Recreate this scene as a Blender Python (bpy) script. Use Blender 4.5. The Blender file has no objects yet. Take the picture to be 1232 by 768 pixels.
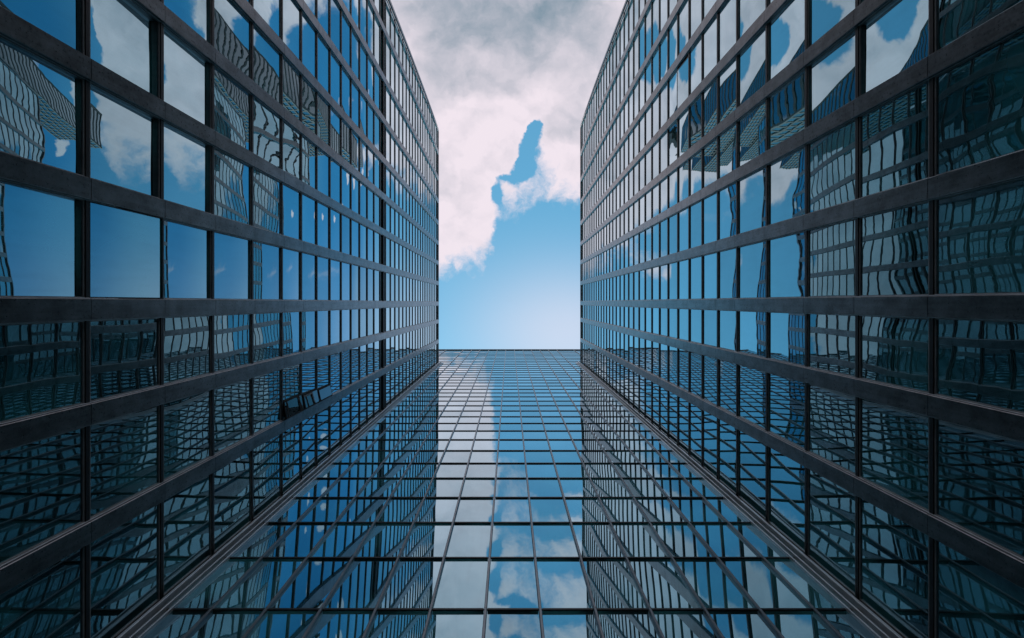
import bpy, math, random
from mathutils import Vector, Matrix
random.seed(7)
C = bpy.context.scene.collection
S = bpy.context.scene

# ------------------------------------------------------------------ scale
# The court is looked at straight up from its paving.  x: left/right, y: towards the
# middle block, z: up.  F, VX, VY describe the photograph (1232 x 768) and give the camera.
F, VX, VY = 650.0, 613.0, 364.0
EYE = 1.6
A = 14.3                       # half width of the court
B = 0.86 * A                   # distance to the middle block
KA, KB = A * F, B * F
TOP_WING = EYE + KA / 86.0
TOP_MID = EYE + KB / 57.0

# ------------------------------------------------------------------ node helpers
class G:
    """Small arithmetic writer for a node tree."""
    def __init__(s, nt): s.nt = nt
    def n(s, t, **k):
        o = s.nt.nodes.new(t)
        for a, v in k.items(): setattr(o, a, v)
        return o
    def put(s, sock, v):
        if isinstance(v, bpy.types.NodeSocket): s.nt.links.new(v, sock)
        else: sock.default_value = v
    def m(s, op, a, b=0.0, c=0.0, clamp=False):
        o = s.n('ShaderNodeMath', operation=op, use_clamp=clamp)
        s.put(o.inputs[0], a); s.put(o.inputs[1], b); s.put(o.inputs[2], c)
        return o.outputs[0]
    def v(s, op, a, b=(0, 0, 0), scale=None):
        o = s.n('ShaderNodeVectorMath', operation=op)
        s.put(o.inputs[0], a); s.put(o.inputs[1], b)
        if scale is not None: s.put(o.inputs['Scale'], scale)
        return o.outputs[0]
    def xyz(s, x, y, z):
        o = s.n('ShaderNodeCombineXYZ')
        s.put(o.inputs[0], x); s.put(o.inputs[1], y); s.put(o.inputs[2], z)
        return o.outputs[0]
    def sep(s, a):
        o = s.n('ShaderNodeSeparateXYZ'); s.put(o.inputs[0], a); return o.outputs
    def noise(s, vec, scale, detail=2, rough=.5, lac=2.0, out=0, dist=0.0):
        o = s.n('ShaderNodeTexNoise'); s.put(o.inputs['Vector'], vec)
        o.inputs['Scale'].default_value = scale; o.inputs['Detail'].default_value = detail
        o.inputs['Roughness'].default_value = rough; o.inputs['Lacunarity'].default_value = lac
        o.inputs['Distortion'].default_value = dist
        return o.outputs[out]
    def ss(s, x, lo, hi):
        o = s.n('ShaderNodeMapRange', interpolation_type='SMOOTHSTEP')
        s.put(o.inputs[0], x); s.put(o.inputs[1], lo); s.put(o.inputs[2], hi)
        o.inputs[3].default_value = 0; o.inputs[4].default_value = 1
        return o.outputs[0]
    def mix(s, f, a, b):
        o = s.n('ShaderNodeMix', data_type='RGBA')
        s.put(o.inputs[0], f); s.put(o.inputs[6], a); s.put(o.inputs[7], b)
        return o.outputs[2]
    def curve(s, x, pts, lo, hi, vlo, vhi):
        """piecewise curve y(x): x in lo..hi, y in vlo..vhi"""
        o = s.n('ShaderNodeFloatCurve')
        s.put(o.inputs['Value'], s.m('MULTIPLY', s.m('SUBTRACT', x, lo), 1 / (hi - lo), clamp=True))
        c = o.mapping.curves[0]
        q = [((a - lo) / (hi - lo), (b - vlo) / (vhi - vlo)) for a, b in pts]
        c.points[0].location = q[0]; c.points[1].location = q[-1]
        for p in q[1:-1]: c.points.new(*p)
        o.mapping.update()
        return s.m('MULTIPLY_ADD', o.outputs[0], vhi - vlo, vlo)
    def blob(s, u, v, cu, cv, ru, rv):
        a = s.m('MULTIPLY', s.m('SUBTRACT', u, cu), 1 / ru); b = s.m('MULTIPLY', s.m('SUBTRACT', v, cv), 1 / rv)
        r2 = s.m('ADD', s.m('MULTIPLY', a, a), s.m('MULTIPLY', b, b))
        return s.m('EXPONENT', s.m('MULTIPLY', r2, -1.0))

def rgb(r, g, b): return (r, g, b, 1)

# ------------------------------------------------------------------ materials
def new_mat(name):
    m = bpy.data.materials.new(name); m.use_nodes = True
    m.node_tree.nodes.clear(); return m, G(m.node_tree)

def metal_mat(name, col, rough, metallic, streak=.5, bump=.0):
    m, g = new_mat(name)
    o = g.n('ShaderNodeOutputMaterial'); p = g.n('ShaderNodeBsdfPrincipled')
    pos = g.n('ShaderNodeNewGeometry').outputs['Position']
    n1 = g.noise(pos, 1.3, 5, .6); n2 = g.noise(g.v('MULTIPLY', pos, (6, 6, .35)), 1.0, 3, .6); n3 = g.noise(pos, 9, 4, .7)
    k = g.m('ADD', g.m('MULTIPLY', n1, .5), g.m('ADD', g.m('MULTIPLY', n2, .25), g.m('MULTIPLY', n3, .25)))
    k = g.ss(k, .32, .68)
    c = g.mix(k, tuple(x * (1 - streak * .5) for x in col) + (1,), tuple(min(1, x * (1 + streak * .5)) for x in col) + (1,))
    g.put(p.inputs['Base Color'], c)
    g.put(p.inputs['Roughness'], g.m('MULTIPLY_ADD', n3, .25, rough - .12))
    p.inputs['Metallic'].default_value = metallic
    if bump:
        b = g.n('ShaderNodeBump'); b.inputs['Strength'].default_value = bump; b.inputs['Distance'].default_value = .02
        g.put(b.inputs['Height'], n1); g.put(p.inputs['Normal'], b.outputs[0])
    g.put(o.inputs[0], p.outputs[0]); return m

def glass_mat(name, tint, body, r0, wob, wob_scale, rough=.0, dirt=.05):
    """Coated facade glass: a mirror whose panes are bowed and not quite in one plane
    (pane_lean per face), over a dark body colour."""
    m, g = new_mat(name)
    o = g.n('ShaderNodeOutputMaterial')
    geo = g.n('ShaderNodeNewGeometry')
    at = g.n('ShaderNodeAttribute', attribute_name='pane_lean', attribute_type='GEOMETRY')
    lean = at.outputs['Vector']
    rnd = g.n('ShaderNodeAttribute', attribute_name='pane_seed', attribute_type='GEOMETRY').outputs['Fac']
    amp = g.n('ShaderNodeAttribute', attribute_name='pane_bow', attribute_type='GEOMETRY').outputs['Fac']
    pos = geo.outputs['Position']
    q = g.v('ADD', g.v('MULTIPLY', pos, (1, 1, .55)), g.xyz(g.m('MULTIPLY', rnd, 53.0), g.m('MULTIPLY', rnd, 31.0), g.m('MULTIPLY', rnd, 17.0)))
    w1 = g.v('SUBTRACT', g.noise(q, wob_scale, 1, .4, out=1), (.5, .5, .5))
    w2 = g.v('SUBTRACT', g.noise(q, wob_scale * 4.5, 2, .55, out=1), (.5, .5, .5))
    w = g.v('ADD', g.v('SCALE', w1, scale=g.m('MULTIPLY', amp, wob)), g.v('SCALE', w2, scale=g.m('MULTIPLY', amp, wob * .16)))
    gen = g.v('SUBTRACT', g.n('ShaderNodeTexCoord').outputs['Generated'], (.5, .5, .5))
    pil = g.m('MULTIPLY_ADD', g.m('FRACT', g.m('MULTIPLY', rnd, 19.7)), .05, -.014)
    pillow = g.v('SCALE', g.v('MULTIPLY', gen, (0 if wob > .03 else 1, 1 if wob > .03 else 0, 1)), scale=g.m('MULTIPLY', pil, wob / .04))
    w = g.v('ADD', w, pillow)
    N = g.v('NORMALIZE', g.v('ADD', g.v('ADD', geo.outputs['Normal'], lean), w))
    gl = g.n('ShaderNodeBsdfGlossy'); gl.inputs['Roughness'].default_value = rough
    # faint dirt film on the panes
    d1 = g.noise(pos, .5, 6, .65); d2 = g.noise(g.v('MULTIPLY', pos, (5, 5, .5)), 1.0, 4, .6)
    film = g.ss(g.m('ADD', g.m('MULTIPLY', d1, .6), g.m('MULTIPLY', d2, .4)), .42, .75)
    tv = g.m('MULTIPLY_ADD', g.m('FRACT', g.m('MULTIPLY', rnd, 7.31)), .2, .86)
    
    g.put(gl.inputs['Normal'], N)
    df = g.n('ShaderNodeBsdfDiffuse')
    big = g.ss(g.noise(g.v('ADD', g.v('MULTIPLY', pos, (.3, .3, .22)), g.xyz(rnd, rnd, 0.0)), 1.0, 1, .4), .42, .62)
    inner = g.mix(big, tuple(c * .3 for c in body) + (1,), tuple(c * 1.7 for c in body) + (1,))
    grit = g.ss(g.noise(pos, 42, 2, .7), .60, .72)
    g.put(df.inputs['Color'], g.mix(g.m('MULTIPLY', grit, g.m('MULTIPLY_ADD', film, .5, .25)), inner, (.22, .23, .24, 1)))
    dot = g.n('ShaderNodeVectorMath', operation='DOT_PRODUCT')
    g.put(dot.inputs[0], geo.outputs['Incoming']); g.put(dot.inputs[1], geo.outputs['Normal'])
    cs = g.m('ABSOLUTE', dot.outputs['Value'])
    graze = g.m('POWER', g.m('SUBTRACT', 1.0, cs, clamp=True), 1.6)
    coat = g.mix(film, tuple(tint) + (1,), tuple(t * .84 for t in tint) + (1,))
    g.put(gl.inputs['Color'], g.mix(graze, coat, (.88, .96, 1, 1)))
    fr = g.m('MULTIPLY_ADD', g.m('POWER', g.m('SUBTRACT', 1.0, cs, clamp=True), 1.9), 1 - r0, r0, clamp=True)
    fr = g.m('MULTIPLY', fr, tv, clamp=True)
    mx = g.n('ShaderNodeMixShader'); g.put(mx.inputs[0], fr)
    g.put(mx.inputs[1], df.outputs[0]); g.put(mx.inputs[2], gl.outputs[0])
    g.put(o.inputs[0], mx.outputs[0]); return m

M = {}
M['band'] = metal_mat('band_metal', (.165, .175, .185), .30, .85, .9, .06)
M['mullion'] = metal_mat('dark_aluminium', (.018, .019, .021), .38, .3, .5)
M['gasket'] = metal_mat('grey_gasket', (.42, .43, .44), .38, .35, .4)  # frame colour paled to stand in for the mullions' lit sides
M['silver'] = metal_mat('silver_aluminium', (.64, .72, .77), .34, .45, .3)
M['fin'] = metal_mat('fin_aluminium', (.23, .26, .285), .36, .7, .3)
M['roof'] = metal_mat('roof_membrane', (.16, .16, .16), .9, 0, .4)
M['stone'] = metal_mat('dark_stone', (.045, .048, .05), .8, 0, .8)
M['core'] = metal_mat('dark_core', (.012, .014, .016), .8, 0, .4)
M['wing_glass'] = glass_mat('wing_glass', (.46, .84, .98), (.018, .140, .150), .33, .040, .33)
M['mid_glass'] = glass_mat('middle_block_glass', (.38, .80, .98), (.026, .150, .168), .30, .018, .22)
M['city_glass'] = glass_mat('city_glass', (.10, .115, .13), (.008, .012, .015), .10, .02, .3)

def paving():
    m, g = new_mat('granite_paving')
    o = g.n('ShaderNodeOutputMaterial'); p = g.n('ShaderNodeBsdfPrincipled')
    pos = g.n('ShaderNodeNewGeometry').outputs['Position']
    br = g.n('ShaderNodeTexBrick'); g.put(br.inputs['Vector'], pos)
    br.inputs['Scale'].default_value = 1.0; br.inputs['Brick Width'].default_value = 1.2; br.inputs['Row Height'].default_value = .6
    br.inputs['Mortar Size'].default_value = .008
    br.inputs['Color1'].default_value = rgb(.2, .2, .2); br.inputs['Color2'].default_value = rgb(.25, .245, .24); br.inputs['Mortar'].default_value = rgb(.08, .08, .08)
    g.put(p.inputs['Base Color'], g.mix(g.noise(pos, 3, 5, .6), br.outputs[0], rgb(.18, .18, .185))); p.inputs['Roughness'].default_value = .7
    g.put(o.inputs[0], p.outputs[0]); return m
M['paving'] = paving()

# ------------------------------------------------------------------ mesh helpers
def bowed(p):
    x, y, z = p
    if y > 0 or z < EYE + 12: return p
    o = KA / (z - EYE)
    t = math.log(o / 86.0) / math.log(420 / 86.0)
    k = math.sin(math.pi * min(max(t, 0), 1) ** .62) if 0 < t < 1 else 0
    q = min(1.0, (-y / (2.4 * A)) ** 1.6)
    return (x, y * (1 + .046 * k * q), z)

class MB:
    bow = False
    def __init__(s): s.vs, s.fs, s.at = [], [], []
    def quad_box(s, P, lean=(0, 0, 0), seed=0., bow=1.):
        k = len(s.vs); s.vs += P
        for f in ((0, 3, 2, 1), (4, 5, 6, 7), (0, 1, 5, 4), (1, 2, 6, 5), (2, 3, 7, 6), (3, 0, 4, 7)):
            s.fs.append(tuple(k + i for i in f)); s.at.append((lean, seed, bow))
    def box(s, x0, x1, y0, y1, z0, z1, **k):
        s.quad_box([(x0, y0, z0), (x1, y0, z0), (x1, y1, z0), (x0, y1, z0), (x0, y0, z1), (x1, y0, z1), (x1, y1, z1), (x0, y1, z1)], **k)
    def prism(s, prof, fn, t0, t1):
        """profile [(p, q)] swept from t0 to t1; fn(p, q, t) -> xyz"""
        k, n = len(s.vs), len(prof)
        s.vs += [fn(p, q, t0) for p, q in prof] + [fn(p, q, t1) for p, q in prof]
        for i in range(n):
            j = (i + 1) % n
            s.fs.append((k + i, k + j, k + n + j, k + n + i)); s.at.append(((0, 0, 0), 0, 1))
        s.fs.append(tuple(k + i for i in reversed(range(n)))); s.at.append(((0, 0, 0), 0, 1))
        s.fs.append(tuple(k + n + i for i in range(n))); s.at.append(((0, 0, 0), 0, 1))
    def build(s, name, mat, parent=None, attrs=False):
        if s.bow: s.vs = [bowed(p) for p in s.vs]
        me = bpy.data.meshes.new(name); me.from_pydata(s.vs, [], s.fs); me.update()
        import bmesh
        bm = bmesh.new(); bm.from_mesh(me); bmesh.ops.recalc_face_normals(bm, faces=bm.faces); bm.to_mesh(me); bm.free()
        if attrs:
            for key, typ, pr, q in (('pane_lean', 'FLOAT_VECTOR', 'vector', 0), ('pane_seed', 'FLOAT', 'value', 1), ('pane_bow', 'FLOAT', 'value', 2)):
                me.attributes.new(key, typ, 'FACE')
                dat = me.attributes[key].data
                for i, t in enumerate(s.at): setattr(dat[i], pr, t[q])
        me.materials.append(mat)
        o = bpy.data.objects.new(name, me); C.objects.link(o)
        if parent: o.parent = parent
        return o

def thing(name, label, cat, group=None):
    o = bpy.data.objects.new(name, None); C.objects.link(o)
    o['label'] = label; o['category'] = cat
    if group: o['group'] = group
    return o

def chamfer(w, d, c):
    """half-open bar section, width w (p), depth d (q from the wall), front edges chamfered c"""
    return [(-w / 2, 0), (w / 2, 0), (w / 2, d - c), (w / 2 - c, d), (-w / 2 + c, d), (-w / 2, d - c)]

# ------------------------------------------------------------------ the two wings
BANDS = {-1: [-2.385, -2.08, -1.72, -1.407, -1.105, -.826, -.55, -.2675, .0163, .264, .542],
          1: [-2.44, -2.06, -1.70, -1.396, -1.10, -.815, -.556, -.268, .0097, .243, .525]}
HB = .0255                                     # half width of a band (in A)
def floors():
    v = [28, 70, 112, 154, 196, 238, 279, 322, 364, 398]
    step = 32.0
    while v[-1] + step < 1148:
        v.append(v[-1] + step); step = max(25.5, step * .985)
    v.append(1158)
    return v
FL = floors()
def zw(v): return EYE + KA * v * 1e-5
def pix(x, y, z):
    d = z - EYE
    return VX + F * x / d, VY + F * y / d
def seen_area(P):
    q = [pix(*p) for p in P]
    q = [(min(max(x, 0), 1232), min(max(y, 0), 768)) for x, y in q]
    s = 0
    for i in range(4):
        x0, y0 = q[i]; x1, y1 = q[(i + 1) % 4]; s += x0 * y1 - x1 * y0
    return abs(s) / 2

def lean_for(side, row, cell, zmid):
    """how far a pane of a wing leans off the vertical (radians)"""
    o = KA / (zmid - EYE)
    th = math.atan(o / F)
    free = math.atan(2 * A / max(TOP_WING - zmid, 5))
    s = BANDS[side][row]
    i = cell
    if side < 0:
        if s > -.03: return 0.0
        k = DARK.get((row, i))
        want = free - math.radians(2.5) if k is None else free + math.radians(k)
        if k is not None: return max(-.03, (th - want) / 2)
    else:
        if o > 345 and (row, i) not in ((5, 5), (5, 6), (4, 6), (4, 5), (4, 7)): return math.radians(1.0)
        want = free - math.radians(1.5)
    return max(0.0, (th - want) / 2)

# panes of the left wing that stand straighter and so catch the upper storeys of the right wing
DARK = {(6, 4): .9, (5, 4): .6, (4, 7): 1.6, (5, 7): 1.6, (6, 7): .5, (4, 8): 1.2, (5, 8): 1.4, (6, 8): .9,
        (4, 9): 1.2, (5, 9): 1.0, (4, 10): 1.4, (5, 10): .8, (4, 11): 1.2, (5, 11): .7, (3, 8): .4, (3, 9): .8}
OPEN = {-1: {(7, 5): 'tilt'}, 1: {(3, 12): 'tilt'}}

def frame_bars(fr, sx, ya, yb, z0, z1):
    g_ = .06; fa, fb = sorted((sx(.002), sx(.05)))
    m0, m1 = z0 + .03, z1 - .03
    fr.box(fa, fb, ya, yb, m0, m0 + g_); fr.box(fa, fb, ya, yb, m1 - g_, m1)
    fr.box(fa, fb, ya + .004, ya + g_, m0 + g_, m1 - g_); fr.box(fa, fb, yb - g_, yb - .004, m0 + g_, m1 - g_)

def wing(side):
    nm = {-1: 'left', 1: 'right'}[side]
    lab = {-1: 'glass office tower with grey metal bands, on the left, one window standing ajar low down',
           1: 'glass office tower with grey metal bands, on the right, mirroring the tower opposite'}[side]
    root = thing('office_tower', lab, 'building', 'office towers round the court')
    root.location = (side * A, 0, 0)
    L = lambda x, y, z: (x - side * A, y, z)
    sx = lambda q: side * (A - q) - side * A                # q metres out of the glass, local x
    bands = BANDS[side]
    y_end = -2.40 * A if side < 0 else -2.455 * A
    y_in = B - .18
    zf = [zw(v) for v in FL]
    # body, roof
    b = MB(); x0, x1 = sorted((side * .06, side * 22)); b.box(x0, x1, y_end + .05, y_in, 0, TOP_WING - .35)
    b.build('body', M['core'], root)
    b = MB(); x0, x1 = sorted((-side * .16, side * 22.2)); b.box(x0, x1, y_end - .15, y_in + .02, TOP_WING - .34, TOP_WING)
    b.build('parapet', M['band'], root)
    b = MB(); x0, x1 = sorted((side * 5, side * 17)); b.box(x0, x1, y_end + 8, -2, TOP_WING + .004, TOP_WING + 5)
    b.build('plant_room', M['roof'], root)
    # end facade facing the open side
    b = MB()
    for i in range(len(zf) - 1):
        for j in range(7):
            xa, xb = side * (3.1 * j + .2), side * (3.1 * j + 3.0)
            b.box(min(xa, xb), max(xa, xb), y_end, y_end + .04, zf[i] + .12, zf[i + 1] - .12, seed=random.random())
    b.build('end_glazing', M['wing_glass'], root, True)
    b = MB()
    for j in range(8):
        xa = side * (3.1 * j + .0); xb = side * (3.1 * j + .2)
        b.box(min(xa, xb) - .15, max(xa, xb) + .15, y_end - .12, y_end + .03, 0, TOP_WING - .36)
    b.build('end_band', M['band'], root)
    # vertical metal bands, plate by plate
    for s in bands:
        w = 2 * HB * A
        y = s * A
        if s < -2.3: w = .34; y = y_end + .2
        b = MB(); zz = [0.0] + zf + [TOP_WING - .36]
        for z0, z1 in zip(zz, zz[1:]):
            b.prism(chamfer(w, .2, .022), lambda p, q, t: (sx(q + random.uniform(0, .0)), y + p, t), z0 + .013, z1 - .013)
            b.prism(chamfer(w - .06, .17, .01), lambda p, q, t: (sx(q), y + p, t), z0 - .012, z0 + .012)
        cb = b.build('cladding_band', M['band'], root)
        e = MB()  # thin silver strips, added to stand in for highlights along the band edges
        for sg in (-1, 1):
            for z0, z1 in zip(zz, zz[1:]):
                ye = y + sg * (w / 2 + .014)
                e.prism(chamfer(.022, .105, .004), lambda p, q, t: (sx(q), ye + p, t), z0 + .006, z1 - .006)
        e.build('edge_highlight', M['silver'], cb)
    # rows of glass between the bands
    rows = [(bands[r] * A + HB * A, (bands[r + 1] * A - HB * A)) for r in range(len(bands) - 1)] + [(bands[-1] * A + HB * A, y_in)]
    # horizontal mullions: one per floor line, in short lengths between the bands
    for i, z in enumerate(zf[:-1]):
        b = MB(); w = .19 if i < 22 else .14
        for (ya, yb) in rows:
            b.prism(chamfer(w, .085, .012), lambda p, q, t: (sx(q), t, z + p), ya + .004, yb - .004)
        b.build('mullion', M['mullion'], root)
    # expansion joint: a wide dark double mullion
    zj = EYE + KA * 655e-5
    if side < 0:
        b = MB()
        for (ya, yb) in rows:
            for dz in (-.20, .20):
                b.prism(chamfer(.17, .15, .02), lambda p, q, t: (sx(q), t, zj + dz + p), ya + .004, yb - .004)
        b.build('expansion_joint', M['mullion'], root)
    # panes
    zz = [0.15] + zf
    cells = []
    for r, (ya, yb) in enumerate(rows):
        for i in range(len(zz) - 1):
            z0, z1 = zz[i] + .07, zz[i + 1] - .07
            P = [(side * A, ya, z0), (side * A, yb, z0), (side * A, yb, z1), (side * A, ya, z1)]
            if r == len(rows) - 1: P = [(p[0], min(p[1], B), p[2]) for p in P]
            cells.append((seen_area(P) if i > 2 else 0, r, i, ya, yb, z0, z1))
    cells.sort(reverse=True)
    rest, rest_fr = MB(), MB()
    for k, (ar, r, i, ya, yb, z0, z1) in enumerate(cells):
        zm = (z0 + z1) / 2; o = KA / (zm - EYE)
        d = lean_for(side, r, i, zm) + (.045 if OPEN[side].get((r, i)) == 'tilt' else 0) + random.gauss(0, .008) * min(1, o / 300)
        if side < 0 and r in (5, 6) and i in (5, 6): d += .04
        t = random.gauss(0, .006)
        bow = min(1.0, max(.10, (o / 420) ** 1.6)) * random.uniform(.35, 1.5) * ((1.6 if (r, i) in DARK else .5) if side < 0 and r < 8 else 1.0)
        kw = dict(lean=(0, math.tan(t), math.tan(max(d, -.02))), seed=random.random(), bow=bow)
        op = OPEN[side].get((r, i))
        if k >= 100 and not op:
            x0, x1 = sorted((0.0, side * .03)); rest.box(x0, x1, ya, yb, z0, z1, **kw); frame_bars(rest_fr, sx, ya, yb, z0, z1); continue
        if op:
            # an open sash: hinged on one edge, own frame
            H = z1 - z0; W = yb - ya
            pane = MB(); pane.box(-.01, .01, -W / 2 + .05, W / 2 - .05, .05, H - .05, **kw)
            ang = .028
            fr = MB()
            for (p0, p1, q0, q1) in ((-W / 2, W / 2, 0, .06), (-W / 2, W / 2, H - .06, H), (-W / 2, -W / 2 + .06, .06, H - .06), (W / 2 - .06, W / 2, .06, H - .06)):
                fr.box(-.028, .028, p0, p1, q0, q1)
            w_ = fr.build('open_window', M['mullion'], root)
            w_['label'] = 'window sash standing ajar in its dark frame'
            w_.location = (sx(.04), (ya + yb) / 2, z0); w_.rotation_euler = (0, -side * ang, 0)
            pane.build('pane', M['wing_glass'], w_, True)
            continue
        b = MB(); x0, x1 = sorted((0.0, side * .03)); b.box(x0, x1, ya, yb, z0, z1, **kw)
        w_ = b.build('window', M['wing_glass'], root, True)
        fr = MB(); frame_bars(fr, sx, ya, yb, z0, z1)
        fr.build('frame', M['gasket'], w_)
    if side < 0:
        # three short vents standing open side by side just over a band
        y1 = BANDS[-1][10] * A - HB * A - .02
        for i in (9, 10, 11):
            z0, z1 = zz[i] + .12, zz[i + 1] - .12
            b = MB(); y0 = y1 - 1.15 + .12 * (i - 9)
            b.quad_box([(sx(.02), y0, z0), (sx(.10), y0, z0), (sx(.30), y1, z0), (sx(.24), y1, z0), (sx(.02), y0, z1), (sx(.10), y0, z1), (sx(.30), y1, z1), (sx(.24), y1, z1)])
            v_ = b.build('open_vent', M['core'], root)
            pn = MB(); pn.quad_box([(sx(.085 + (.0)), y0 + .1, z0 + .12), (sx(.13), y0 + .1, z0 + .12), (sx(.29), y1 - .1, z0 + .12), (sx(.26), y1 - .1, z0 + .12), (sx(.085), y0 + .1, z1 - .12), (sx(.13), y0 + .1, z1 - .12), (sx(.29), y1 - .1, z1 - .12), (sx(.26), y1 - .1, z1 - .12)])
            pn.build('pane', M['city_glass'], v_, True)
            v_['label'] = 'dark vent flap standing open over a metal band'
    ro = rest.build('window', M['wing_glass'], root, True); ro['kind'] = 'stuff'
    rf = rest_fr.build('frame', M['gasket'], ro); rf['kind'] = 'stuff'
    return root

MB.bow = True
wing(-1); wing(1)
MB.bow = False

# ------------------------------------------------------------------ the middle block
def mid_lean(z):
    if z < 10: return .17
    a = math.atan(B / (z - EYE))
    return min(.17, max(.15 * a, .33 * a - .03))

def middle():
    root = thing('office_tower', 'taller glass office tower with a thin silver grid, between the two banded towers', 'building', 'office towers round the court')
    root.location = (0, B, 0)
    fy = lambda q: -q                                        # q metres out of the glass
    ys = [734, 671.8, 629.3, 599, 575.6, 557.6, 542.4, 529.2, 518.6, 509.5, 501.5, 494.6, 488.3]
    v = [1 / (y - VY) for y in ys]
    v = [v[0] - .00057 * k for k in (4, 3, 2, 1)] + v
    while v[-1] + .00038 < 1 / 57.6: v.append(v[-1] + .000380)
    zf = [EYE + KB * t for t in v]
    xs = [(-.078 + .178 * k) * B for k in range(-9, 11)]
    xe = 1.62 * A
    xs = [x for x in xs if not A - .95 < abs(x) < A + .3 and abs(x) < xe - .4]
    b = MB(); b.box(-xe, xe, .06, 24, 0, TOP_MID - .3); b.build('body', M['core'], root)
    b = MB(); b.box(-xe, xe, -.14, 24.2, TOP_MID - .28, TOP_MID); b.build('parapet', M['fin'], root)
    for x in xs:
        b = MB(); b.box(x - .05, x + .05, -.1, .0, TOP_MID + .002, TOP_MID + .3); b.build('parapet_post', M['mullion'], root)
    # dark transoms, one per floor line
    for z in zf:
        b = MB()
        cols = [-xe] + xs + [xe]
        for xa, xb in zip(cols, cols[1:]):
            b.prism(chamfer(.12, .05, .010), lambda p, q, t: (t, fy(q), z + p), xa + .078, xb - .078)
        b.build('transom', M['mullion'], root)
        b = MB()
    b = MB()
    # silver vertical fins
    for x in xs:
        b = MB(); zz = [0.0] + zf + [TOP_MID - .29]
        for z0, z1 in zip(zz, zz[1:]):
            b.prism(chamfer(.11, .09, .015), lambda p, q, t: (x + p, fy(q), t), z0 + .006, z1 - .006)
        b.build('fin', M['fin'], root)
    # silver corner rails running up both inner corners
    for sd in (-1, 1):
        for off, w, d in ((.34, .13, .36), (.60, .07, .22), (.84, .07, .16)):
            b = MB(); zz = [0.0] + zf + [TOP_WING]
            for z0, z1 in zip(zz, zz[1:]):
                if z1 - z0 < .1: continue
                b.prism(chamfer(w, d, .02), lambda p, q, t: (sd * (A - off) + p, fy(q), t), z0, z1 - .004)
                if z1 >= TOP_WING: break
            b.build('corner_rail', M['silver'], root)
    # panes
    cols = [-xe] + xs + [xe]
    zz = [.15] + zf + [TOP_MID - .3]
    cells = []
    for i, (z0, z1) in enumerate(zip(zz, zz[1:])):
        for xa, xb in zip(cols, cols[1:]):
            P = [(xa, B, z0), (xb, B, z0), (xb, B, z1), (xa, B, z1)]
            cells.append((seen_area(P) if z0 > 12 else 0, xa + .06, xb - .06, z0 + .07, z1 - .07))
    cells.sort(reverse=True)
    rest = MB()
    for k, (ar, xa, xb, z0, z1) in enumerate(cells):
        kw = dict(lean=(random.gauss(0, .003), 0, mid_lean(z0) + random.gauss(0, .003) * min(1, 40 / max(z0, 1))), seed=random.random(), bow=random.uniform(.5, 1.5) * min(1, 42 / max(z0, 1)) ** 1.5)
        if k >= 100: rest.box(xa, xb, 0, .03, z0, z1, **kw); continue
        b = MB(); b.box(xa, xb, 0, .03, z0, z1, **kw); b.build('window', M['mid_glass'], root, True)
    ro = rest.build('window', M['mid_glass'], root, True); ro['kind'] = 'stuff'
middle()

# ------------------------------------------------------------------ ground and the city that the glass mirrors
b = MB(); b.box(-3000, 3000, -3000, 3000, -.5, 0); g_ = b.build('plaza', M['paving']); g_['kind'] = 'structure'

def city_tower(blocks, label):
    root = thing('high_rise', label, 'building')
    x0, x1, y0, y1, h = blocks[0]
    cx, cy = (x0 + x1) / 2, (y0 + y1) / 2
    root.location = (cx, cy, 0)
    for x0, x1, y0, y1, h in blocks:
        b = MB(); b.box(x0 - cx, x1 - cx, y0 - cy, y1 - cy, 0, h); b.build('body', M['core'], root)
        gl, ba, pi = MB(), MB(), MB(); n = int(h / 3.8)
        for k in range(n):
            z0, z1 = k * h / n + .5, (k + 1) * h / n - .5
            gl.box(x0 - cx - .05, x1 - cx + .05, y0 - cy - .05, y1 - cy + .05, z0, z1, seed=random.random())
            ba.box(x0 - cx - .15, x1 - cx + .15, y0 - cy - .15, y1 - cy + .15, z1 + .004, z1 + .996)
        m = int((x1 - x0) / 1.9)
        for k in range(m + 1):
            xx = x0 + (x1 - x0) * k / m - cx
            for yy in (y0 - cy, y1 - cy): pi.box(xx - .22, xx + .22, yy - .3, yy + .3, 0, h + .6)
        gl.build('window_strip', M['city_glass'], root, True)
        ba.build('spandrel', M['stone'], root); pi.build('pier', M['stone'], root)
city_tower([(36, 48, -70, -58, 236), (48.4, 60, -70, -59, 214)], 'dark high rise beyond the right tower, mirrored in the left facade')
city_tower([(-48, -36, -70, -59, 216), (-60, -48.4, -70, -58, 238)], 'dark high rise beyond the left tower, mirrored in the right facade')

# ------------------------------------------------------------------ sky, sun
w = bpy.data.worlds.new('World'); S.world = w; w.use_nodes = True
SUN_EL, SUN_AZ = math.radians(52), math.radians(0)          # behind the middle block: +y
w.node_tree.nodes.clear(); g = G(w.node_tree)
out = g.n('ShaderNodeOutputWorld'); bg = g.n('ShaderNodeBackground'); bg.inputs[1].default_value = .1
sky = g.n('ShaderNodeTexSky', sky_type='NISHITA'); sky.sun_disc = False
sky.sun_elevation = SUN_EL; sky.sun_rotation = SUN_AZ; sky.ozone_density = 1.5; sky.air_density = 1.0; sky.dust_density = .6
d = g.n('ShaderNodeTexCoord').outputs['Generated']
X, Y, Z = g.sep(d)
zc = g.m('MAXIMUM', Z, .06)
u = g.m('DIVIDE', X, zc); v = g.m('DIVIDE', Y, zc)
uv = g.xyz(u, v, 0.0)
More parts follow.
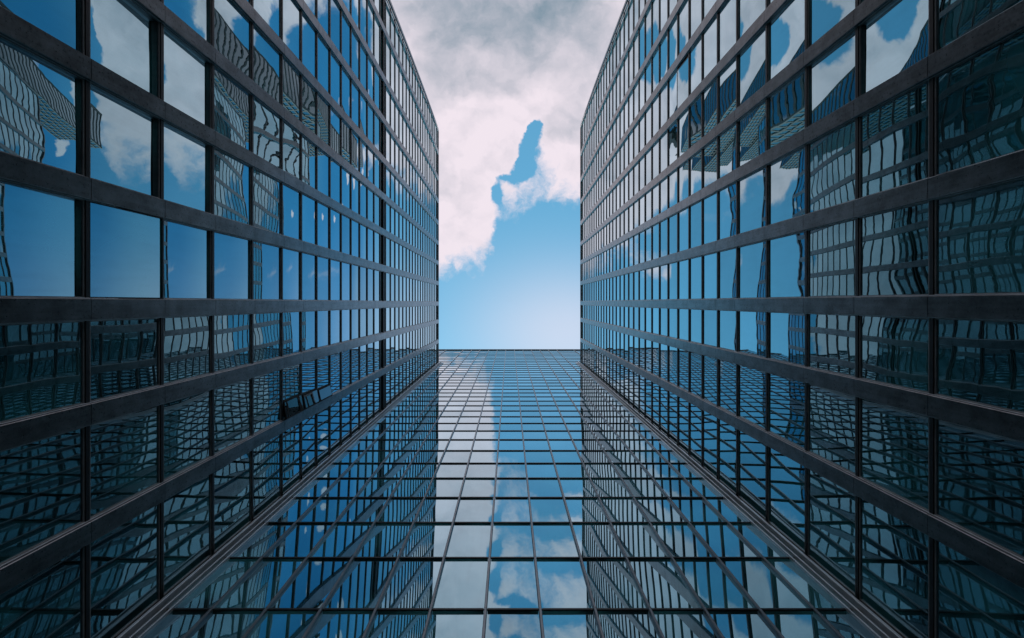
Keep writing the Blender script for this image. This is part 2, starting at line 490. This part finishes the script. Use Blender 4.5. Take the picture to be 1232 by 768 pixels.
# cloud layer overhead: big shapes, broken by noise
warp = g.v('SUBTRACT', g.noise(uv, 14.0, 4, .55, out=1), (.5, .5, .5))
warp2 = g.v('SUBTRACT', g.noise(uv, 44.0, 6, .6, out=1), (.5, .5, .5))
uvw = g.v('ADD', g.v('ADD', uv, g.v('SCALE', warp, scale=.05)), g.v('SCALE', warp2, scale=.022))
uw, vw, _ = g.sep(uvw)
edge = g.curve(uw, [(-1, .35), (-.55, .20), (-.45, -.05), (-.38, -.15), (-.30, -.12), (-.19, -.05), (-.126, -.043), (-.06, -.055), (-.034, -.10), (-.022, -.15), (-.008, -.153), (.02, -.170), (.065, -.20), (.13, -.18), (.165, -.20), (.225, -.25), (.25, -.50), (.3, -.58), (.40, -.45), (.46, -.05), (.55, .20), (1, .35)], -1, 1, -.6, .4)
base = g.m('SUBTRACT', edge, vw)                                # >0: cloud side
hole = 0.0
for q, k in (((.050, -.325, .017, .020), 1.0), ((.040, -.295, .020, .030), 1.0), ((.024, -.252, .017, .020), .8), ((-.002, -.228, .022, .011), .55), ((-.026, -.20, .013, .018), .55)):
    hole = g.m('ADD', hole, g.m('MULTIPLY', g.blob(uw, vw, *q), k))
base = g.m('SUBTRACT', base, g.m('MULTIPLY', hole, .2))
base = g.m('SUBTRACT', g.m('MINIMUM', base, .2), g.m('MULTIPLY', g.blob(uw, vw, -.28, -.46, .055, .075), .4))
puffs = 0.0
for q in ((.262, -.272, .031, .032), (.287, -.225, .022, .025), (.292, -.37, .022, .028), (.250, -.46, .022, .035), (.212, -.24, .022, .05),
          (.34, -.16, .03, .02), (.33, -.32, .04, .04), (-.27, -.06, .05, .03), (-.20, -.13, .03, .02)):
    puffs = g.m('ADD', puffs, g.blob(uw, vw, *q))
base = g.m('ADD', base, g.m('MULTIPLY', g.m('MINIMUM', puffs, 1.0), g.m('MULTIPLY_ADD', g.m('MINIMUM', base, 0.0), -1.0, .05)))
n1 = g.noise(uvw, 13, 12, .60); n2 = g.noise(uvw, 4.2, 4, .5)
n4 = g.noise(uvw, 55, 8, .62)
lit = g.noise(g.v('ADD', uvw, (.006, .022, 0)), 9, 5, .5); lit0 = g.noise(uvw, 9, 5, .5)
far = g.ss(g.m('ABSOLUTE', u), .13, .24)
dens = g.m('ADD', g.m('MAXIMUM', g.m('MINIMUM', base, .13), -.12), g.m('ADD', g.m('MULTIPLY', g.m('SUBTRACT', n1, .5), .15), g.m('MULTIPLY', g.m('MULTIPLY', g.m('SUBTRACT', n2, .5), .5), far)))
dens = g.m('ADD', dens, g.m('MULTIPLY', g.m('SUBTRACT', n4, .5), .05))
cov = g.ss(dens, -.012, .05)
# cloud light and shade: billows lit from the sun's side, grey where thick
thick = g.ss(dens, .03, .20)
n3 = g.noise(g.v('ADD', uvw, (3.1, 1.7, 0)), 5.5, 6, .55)
bil = g.m('MULTIPLY', g.m('SUBTRACT', lit, lit0), 1.2)
dark = g.m('MULTIPLY', g.ss(n3, .40, .64), thick)
over = g.m('MULTIPLY', g.ss(v, -.28, -.56), g.m('SUBTRACT', 1.0, g.m('MULTIPLY', far, .8)))
dark = g.m('ADD', g.m('ADD', g.m('MULTIPLY', dark, .42), g.m('MULTIPLY', over, .5)), bil, clamp=True)
cc = g.mix(dark, rgb(4.9, 4.4, 4.8), rgb(1.10, 1.62, 2.05))
mul = g.n('ShaderNodeMix', data_type='RGBA', blend_type='MULTIPLY'); mul.inputs[0].default_value = 1
g.put(mul.inputs[6], sky.outputs[0]); g.put(mul.inputs[7], g.mix(g.m('MULTIPLY', g.ss(u, .20, .31), g.ss(u, .50, .36)), rgb(.80, 1.60, 1.42), rgb(.28, 1.10, 1.22)))
# thin veil low over the middle block
veil = g.m('MULTIPLY', g.blob(u, v, .11, .06, .19, .13), .62, clamp=True)
c1 = g.mix(veil, mul.outputs[2], rgb(4.6, 4.4, 5.0))
c2 = g.mix(cov, c1, cc)
g.put(bg.inputs[0], c2); g.put(out.inputs[0], bg.outputs[0])

sd = bpy.data.lights.new('sun', 'SUN'); sd.energy = 3.0; sd.angle = math.radians(.5); sd.color = (1, .95, .88)
so = bpy.data.objects.new('sun', sd); C.objects.link(so)
to_sun = Vector((math.sin(SUN_AZ) * math.cos(SUN_EL), math.cos(SUN_AZ) * math.cos(SUN_EL), math.sin(SUN_EL)))
so.rotation_euler = to_sun.to_track_quat('Z', 'Y').to_euler(); so.location = (0, 60, 300)

# ------------------------------------------------------------------ camera: straight up
cd = bpy.data.cameras.new('camera'); co = bpy.data.objects.new('camera', cd); C.objects.link(co)
cd.sensor_width = 36; cd.lens = 36 * F / 1232; cd.clip_start = .05; cd.clip_end = 9000
co.location = (0, 0, EYE)
# looks +z, image right = +x, image up = -y
co.matrix_world = Matrix(((1, 0, 0, 0), (0, -1, 0, 0), (0, 0, -1, EYE), (0, 0, 0, 1)))
cd.shift_x = (616 - VX) / 1232; cd.shift_y = (VY - 384) / 1232
S.camera = co

S.render.engine = 'CYCLES'
S.cycles.use_denoising = True
S.cycles.max_bounces = 10; S.cycles.glossy_bounces = 8; S.cycles.diffuse_bounces = 2
S.cycles.caustics_reflective = False
S.view_settings.view_transform = 'Standard'; S.view_settings.look = 'None'
S.view_settings.exposure = 0.85; S.view_settings.gamma = 1; S.view_settings.use_curve_mapping = False
